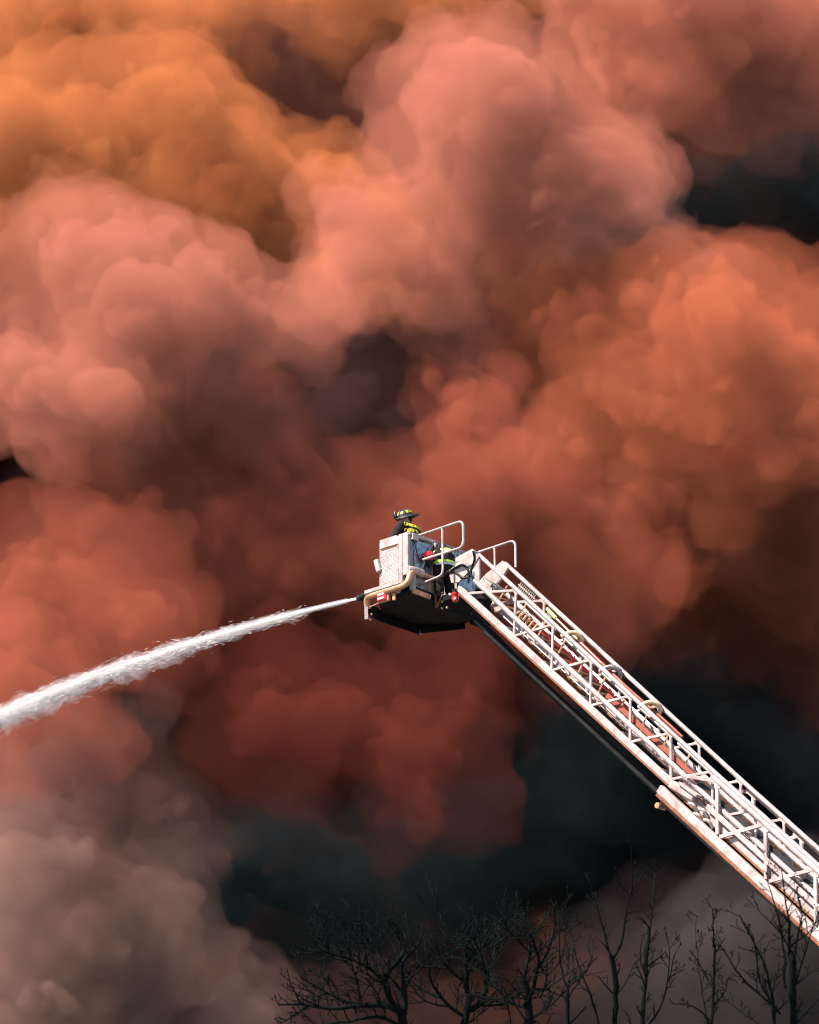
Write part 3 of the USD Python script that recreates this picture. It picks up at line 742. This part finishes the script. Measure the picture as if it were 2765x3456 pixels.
    mouth = (np.abs(v[:, 0]) < .025) & (v[:, 1] > .05) & (np.abs(v[:, 2] + .058) < .008); v[mouth, 1] -= .006
    hp('head', face, 'skin')
    for sg in (-1, 1):
        hp('ear', trimesh.creation.icosphere(2, 1).apply_scale((.012, .022, .034)).apply_translation((sg * .078, -.005, -.005)), 'skin')
    dome = trimesh.creation.icosphere(3, 1.0); dome.vertices *= np.array([.118, .148, .135]); dome.vertices[:, 2] = np.maximum(dome.vertices[:, 2], -.005); dome.apply_translation((0, 0, .055))
    hel = hp('helmet', dome, 'helmet_black')
    k = 40; a = np.arange(k) * 2 * math.pi / k
    rows = []
    for q, zz in ((0.98, .052), (1.0, .066)):
        rows.append(np.stack([.112 * np.cos(a), .142 * np.sin(a), np.full(k, zz)], 1))
    for zz in (.012, 0):
        rows.append(np.stack([.158 * np.cos(a), np.where(np.sin(a) > 0, .188, .272) * np.sin(a), .034 + zz * .8 + .022 * np.cos(2 * a) * -1 - .03 * np.clip(-np.sin(a), 0, 1) ** 3], 1))
    V = np.vstack([rows[0], rows[1], rows[2], rows[3]]); i = np.arange(k); j = (i + 1) % k; fc = []
    for p, q in ((1, 2), (2, 3), (3, 0), (0, 1)):
        fc += [np.stack([p * k + i, q * k + i, q * k + j], 1), np.stack([p * k + i, q * k + j, p * k + j], 1)]
    br = trimesh.Trimesh(V, np.vstack(fc), process=False); br.fix_normals()
    hp('helmet_brim', br, 'helmet_black', smooth=50)
    hp('helmet_ridge', cat([tube([(.12 * math.cos(t) * math.cos(g), .15 * math.cos(t) * math.sin(g), .055 + .138 * math.sin(t)) for t in np.linspace(.05, math.pi - .05, 12)], .009, 6) for g in (0, math.pi / 2, math.pi / 4, -math.pi / 4)]), 'helmet_black')
    hp('helmet_shield', tube([(0, .15, .07), (0, .165, .12), (0, .155, .19)], [.045, .05, .02], 8).apply_scale((1, 1, 1)), 'helmet_black')
    for g in np.arange(8) * math.pi / 4 + math.pi / 8:
        q = []
        for t0_, wd in ((.34, .15), (.60, .13), (.80, .09)):
            for sg in (-1, 1):
                gg = g + sg * wd
                for ex in (1.0, 1.035):
                    q.append((.119 * ex * math.cos(t0_) * math.cos(gg), .149 * ex * math.cos(t0_) * math.sin(gg), .055 + .136 * ex * math.sin(t0_)))
        hp('helmet_patch', trimesh.convex.convex_hull(np.array(q)), 'yellow_print', smooth=False, label='yellow reflective patch on the helmet')
    hp('neck_flap', body([[((-.05, -.075, -.03), .03), ((.05, -.075, -.03), .03)], [((-.055, -.07, .0), .03), ((.055, -.07, .0), .03)]], .02, 2), 'black_cloth')
    if text:
        import trimesh.ray.ray_triangle as rt_
        caster = rt_.RayMeshIntersector(cm)
        for line, zc, hgt in text:
            m = meshkit.text_mesh(line, hgt, .004, bold=True).subdivide_to_size(.02)
            m.vertices[:, 0] -= m.bounds[:, 0].mean()
            p = m.vertices.copy()
            o = np.stack([p[:, 0], np.full(len(p), -2.), zc + p[:, 1]], 1)
            loc, ray, _ = caster.intersects_location(o, np.tile([0, 1., 0], (len(o), 1)), multiple_hits=False)
            y = np.full(len(p), -.16); y[ray] = loc[:, 1]
            m.vertices = np.stack([p[:, 0], np.minimum(y, -.05) - .004 - p[:, 2], zc + p[:, 1]], 1)
            m.fix_normals()
            put('lettering', m, 'yellow_print', smooth=False)
    return band


FLOOR = -1.10
band = firefighter('firefighter in black coat with yellow back lettering and black helmet, seen from behind', TB[:3, 3] + (-.45) * AX + .52 * WX + FLOOR * ZX, -AX,
                   ((0, 0, .92), (0, 0, 1.08), (0, .02, 1.33), (0, .05, 1.48)), (0, .10, 1.60), ((-.33, .10, 1.17), (.33, .10, 1.17)), ((-.26, .36, 1.08), (.24, .36, 1.08)),
                   (math.radians(48), math.radians(-17), math.radians(-6)), (('CHICAGO', 1.405, .066), ('FIRE DEPT', 1.295, .056)))
band((0, 0, .84), (0, 0, 1), .04, .02, 'lime_tape')
band2 = firefighter('firefighter bending forward in a black coat with lime and silver stripes', TB[:3, 3] + .14 * AX + .78 * WX + FLOOR * ZX, -AX + .10 * WX,
                    ((0, 0, .80), (0, .13, .93), (0, .44, 1.07), (0, .56, 1.10)), (0, .70, 1.09), ((-.30, .56, .92), (.30, .58, .92)), ((-.20, .72, .74), (.20, .74, .74)),
                    (0, math.radians(-55), 0), ())
band2((0, 0, .635), (0, .12, 1), .020, .022, 'lime_tape')
band2((0, 0, .592), (0, .12, 1), .016, .020, 'silver_tape')
band2((0, .02, .845), (0, .30, 1), .022, .022, 'lime_tape')
band2((0, .02, .805), (0, .30, 1), .014, .020, 'silver_tape')

# ------------------------------------------------------------------ the bare trees
def smooth_line(pts, step=.12):
    """A curve through the points, resampled."""
    pts = np.asarray(pts, float); d = np.r_[0, np.cumsum(np.linalg.norm(np.diff(pts, axis=0), axis=1))]
    from scipy.interpolate import PchipInterpolator
    n = max(4, int(d[-1] / step)); return PchipInterpolator(d, pts)(np.linspace(0, d[-1], n))


def tree(label, depth, limbs, seed, twig=1.0, reach=1.0, lean=.55, spread=False):
    """limbs: (radius at the foot, radius at the end, [photograph points]); the first one is the trunk and is carried down to the ground."""
    r = np.random.default_rng(seed)
    root = thing('bare_tree', label=label, cat='tree')
    twigs, buds = [], []

    def buds_on(p, d, n):
        for q in range(n):
            k = .006 + .005 * r.random(); o = p + d * (.005 + .03 * q) + r.normal(size=3) * .006
            m = trimesh.creation.icosphere(0, k); m.apply_scale((1, 1, 1.6)); m.apply_translation(o); buds.append(m)

    def grow(p, d, length, rad, level):
        n = max(4, int(length / .09)); pts = [p]; d = d / np.linalg.norm(d)
        for q in range(n):
            d = d + r.normal(size=3) * .11 + np.array([0, 0, .05]); d /= np.linalg.norm(d); pts.append(pts[-1] + d * length / n)
        pts = np.array(pts)
        twigs.append(tube(pts, np.linspace(rad, max(.0052, rad * .5), len(pts)), 5 if rad > .012 else 4))
        buds_on(pts[-1], d, 1 + (r.random() < .4))
        if level > 0:
            for q in range(1, len(pts) - 1):
                if r.random() < .70:
                    t = pts[q + 1] - pts[q]; t /= np.linalg.norm(t)
                    side = np.cross(t, r.normal(size=3)); side /= np.linalg.norm(side)
                    grow(pts[q], t * .75 + side * .85 + np.array([0, 0, .15]), length * (.25 + .3 * r.random()), rad * .62, level - 1)
                elif r.random() < .3:
                    buds_on(pts[q], np.array([0, 0, 1.]), 1)
    for n_, (ra, rb, line) in enumerate(limbs):
        off = 0 if n_ == 0 else r.normal() * .55
        P3 = [P(x, y, depth + (off * k / max(1, len(line) - 1))) for k, (x, y) in enumerate(line)]
        pts = smooth_line(P3)
        pts[1:] += np.cumsum(r.normal(size=(len(pts) - 1, 3)) * .010, axis=0)
        ra, rb = ra * (.80 if spread else .58), rb * .8
        rad = np.linspace(ra, rb, len(pts)) * (1 + .10 * r.normal(size=len(pts)))
        if n_ == 0:
            foot = np.array([pts[0][0] + r.normal() * .25, pts[0][1] + r.normal() * .2, -.1])
            down = np.array([foot, foot * .5 + pts[0] * .5 + r.normal(size=3) * .06, pts[0] - (pts[1] - pts[0]) * .5])
            pts = np.vstack([smooth_line(down, .5), pts]); rad = np.r_[np.linspace(ra * 1.9, ra, len(pts) - len(rad)), rad]
        obj('trunk' if n_ == 0 else 'limb', tube(pts, rad, 9 if ra > .04 else 6), 'bark', root, smooth=50)
        if spread and n_ > 0:
            for k in range(max(2, int(len(pts) / 5))):
                q = r.integers(2, max(3, len(pts) - 2)); t = pts[min(q + 1, len(pts) - 1)] - pts[q - 1]; t /= np.linalg.norm(t)
                side = np.cross(t, r.normal(size=3)); side /= np.linalg.norm(side)
                grow(pts[q], t * .7 + side * .8 + np.array([0, 0, .1]), .45 + .5 * r.random(), min(.016, rad[q] * .7), 2)
        top = [k for k in range(len(pts)) if pts[k][2] > P(0, H0 + 250, depth)[2]]
        for k in top[1:]:
            if r.random() < .80 * twig:
                t = pts[min(k + 1, len(pts) - 1)] - pts[k - 1]; t /= np.linalg.norm(t)
                side = np.cross(t, r.normal(size=3)); side /= np.linalg.norm(side)
                ln = (.22 + .55 * r.random() ** 1.5) * reach * (1.0 if rad[k] > .02 else .6)
                grow(pts[k], t * lean + side * .8 + np.array([0, 0, .25]), ln, min(.013, rad[k] * .6), 2 if ln > .42 else 1)
        buds_on(pts[-1], pts[-1] - pts[-2], 3)
    obj('crown', cat(twigs), 'bark', root, label='fine twigs of the crown')
    if buds:
        obj('buds', cat(buds), 'bark', root, kind='stuff')


def q4(*pts):
    return [(900 + x * .5217, 2756 + y * .5217) for x, y in pts]


def q5(*pts):
    return [(1765 + x * .5797, 2756 + y * .5797) for x, y in pts]


tree('broad spreading bare tree with a low horizontal limb, leftmost of the trees', 50, [
    (.085, .070, q4((900, 1500), (890, 1342), (870, 1262))),
    (.060, .022, q4((870, 1265), (800, 1205), (765, 1060), (800, 990), (850, 950), (882, 860), (850, 780), (800, 690))),
    (.055, .016, q4((850, 1262), (750, 1222), (600, 1232), (480, 1255), (330, 1240), (200, 1236), (120, 1242))),
    (.028, .010, q4((600, 1232), (500, 1190), (420, 1150), (330, 1105), (250, 1060), (225, 1040))),
    (.036, .012, q4((765, 1050), (660, 985), (560, 930), (510, 860), (430, 740), (380, 670))),
    (.026, .010, q4((560, 930), (450, 900), (390, 885), (330, 880))),
    (.055, .018, q4((890, 1280), (905, 1150), (890, 1040), (880, 980), (930, 900), (1000, 840), (1030, 760))),
    (.026, .010, q4((600, 1230), (590, 1100), (540, 960), (520, 850))),
    (.040, .010, q4((880, 1370), (700, 1300), (450, 1332), (300, 1345), (190, 1338))),
    (.022, .010, q4((330, 1240), (280, 1130), (250, 1050), (245, 1005))),
    (.022, .008, q4((905, 1100), (960, 1000), (1000, 960), (1040, 870))),
    (.020, .008, q4((800, 990), (740, 900), (690, 800), (690, 755))),
    (.020, .008, q4((660, 985), (640, 880), (600, 780))),
    (.022, .008, q4((750, 1222), (690, 1120), (640, 1060)))], 31, 1.4, .8, spread=True)
tree('bare tree with a crooked double stem, second from the left', 51.5, [
    (.085, .060, q4((1255, 1500), (1262, 1342), (1285, 1250), (1300, 1140))),
    (.050, .014, q4((1300, 1140), (1300, 1000), (1300, 850), (1310, 770))),
    (.055, .014, q4((1280, 1260), (1380, 1210), (1425, 1050), (1400, 900), (1390, 780), (1360, 660))),
    (.040, .012, q4((1275, 1290), (1180, 1230), (1090, 1120), (1050, 1000), (1060, 850))),
    (.034, .010, q4((1380, 1215), (1520, 1222), (1640, 1150), (1720, 1040))),
    (.028, .010, q4((1298, 1080), (1180, 980), (1120, 870), (1100, 800))),
    (.034, .010, q4((1425, 1050), (1480, 900), (1520, 760), (1545, 660))),
    (.022, .008, q4((1180, 1230), (1080, 1210), (980, 1150), (930, 1080))),
    (.022, .008, q4((1300, 900), (1230, 800), (1190, 760)))], 32, 1.4, .8, spread=True)
tree('dense bare tree with thick forked stems near the middle of the trees', 49.5, [
    (.080, .055, q4((1725, 1500), (1700, 1342), (1690, 1200), (1660, 1080))),
    (.045, .014, q4((1665, 1100), (1680, 960), (1700, 880), (1690, 760), (1660, 680))),
    (.040, .012, q4((1690, 1240), (1560, 1180), (1480, 1100), (1450, 1000), (1470, 900))),
    (.036, .012, q5((10, 1100), (60, 900), (40, 760), (20, 690))),
    (.034, .010, q5((-30, 1260), (100, 1150), (230, 1040), (250, 960))),
    (.026, .010, q5((60, 900), (130, 800), (180, 640), (185, 510))),
    (.020, .008, q5((100, 1060), (130, 950), (140, 800)))], 33, 1.4, .8, spread=True)
tree('slim bare tree with two thin upright stems', 52, [
    (.045, .036, q5((262, 1400), (262, 1208), (266, 990))),
    (.030, .008, q5((266, 1000), (240, 950), (212, 800), (195, 650), (190, 520))),
    (.026, .007, q5((268, 960), (300, 850), (298, 700), (302, 560))),
    (.018, .007, q5((260, 1080), (330, 960), (420, 800)))], 34, .8, .7)
tree('bare tree with a tall forked leader, tallest in the middle', 50.5, [
    (.070, .045, q5((560, 1400), (540, 1208), (540, 1000), (515, 820))),
    (.034, .009, q5((515, 850), (580, 700), (605, 500), (617, 440), (620, 300), (608, 160))),
    (.030, .008, q5((515, 830), (480, 680), (450, 560), (420, 470), (390, 380))),
    (.014, .006, q5((617, 450), (580, 420), (545, 370))),
    (.016, .006, q5((612, 455), (670, 390), (705, 320))),
    (.040, .012, q5((470, 1400), (440, 1208), (380, 1020), (340, 900), (320, 780))),
    (.022, .008, q5((530, 1050), (600, 960), (660, 840)))], 35, .8, .62)
tree('slender upright bare tree in front of the pinkish patch of smoke', 48.5, [
    (.060, .030, q5((695, 1400), (700, 1208), (725, 950), (745, 640))),
    (.026, .007, q5((745, 640), (755, 480), (766, 400), (770, 325))),
    (.016, .006, q5((742, 600), (690, 540), (650, 465))),
    (.015, .006, q5((757, 490), (800, 460), (822, 415))),
    (.028, .008, q5((735, 1208), (800, 1120), (842, 1000), (862, 800), (832, 650))),
    (.018, .007, q5((850, 960), (890, 830), (935, 750))),
    (.018, .007, q5((725, 960), (690, 830), (690, 730)))], 36, 1.0, .62)
tree('narrow bare tree set with knobbly buds, beside a lone thin stalk', 49, [
    (.045, .024, q5((1098, 1400), (1100, 1208), (1105, 950), (1110, 760))),
    (.022, .008, q5((1110, 760), (1102, 650), (1090, 540))),
    (.016, .005, q5((1075, 1208), (1045, 1000), (1022, 800), (1000, 640), (1010, 585))),
    (.020, .008, q5((1105, 1000), (1040, 880), (1010, 830))),
    (.018, .007, q5((1100, 1100), (1180, 1000), (1190, 930))),
    (.020, .007, q5((1090, 1190), (960, 1090), (880, 1080)))], 37, 1.25, .5)
tree('large bare tree at the right, its branches crossing in front of the ladder', 46, [
    (.080, .055, q5((1580, 1420), (1570, 1208), (1562, 960), (1555, 800))),
    (.040, .009, q5((1555, 820), (1550, 620), (1520, 450), (1500, 315))),
    (.045, .010, q5((1465, 1208), (1455, 1050), (1400, 800), (1340, 680), (1290, 600), (1275, 570))),
    (.032, .009, q5((1530, 1000), (1510, 700), (1478, 560), (1440, 430), (1412, 330))),
    (.030, .009, q5((1562, 900), (1600, 720), (1620, 600), (1602, 420))),
    (.026, .008, q5((1570, 1020), (1640, 800), (1690, 650), (1735, 480))),
    (.030, .008, q5((1460, 1100), (1380, 1030), (1290, 950), (1210, 830), (1145, 730))),
    (.026, .008, q5((1500, 1150), (1380, 980), (1345, 850), (1330, 740), (1290, 640))),
    (.020, .007, q5((1560, 1000), (1640, 930), (1740, 880))),
    (.022, .008, q5((1590, 1210), (1680, 1110), (1750, 1040))),
    (.016, .006, q5((1500, 680), (1430, 600), (1390, 560), (1360, 510))),
    (.016, .006, q5((1400, 1225), (1270, 1140), (1160, 1060)))], 38, 1.0, .8)

print('smoke triangles', NTRI)
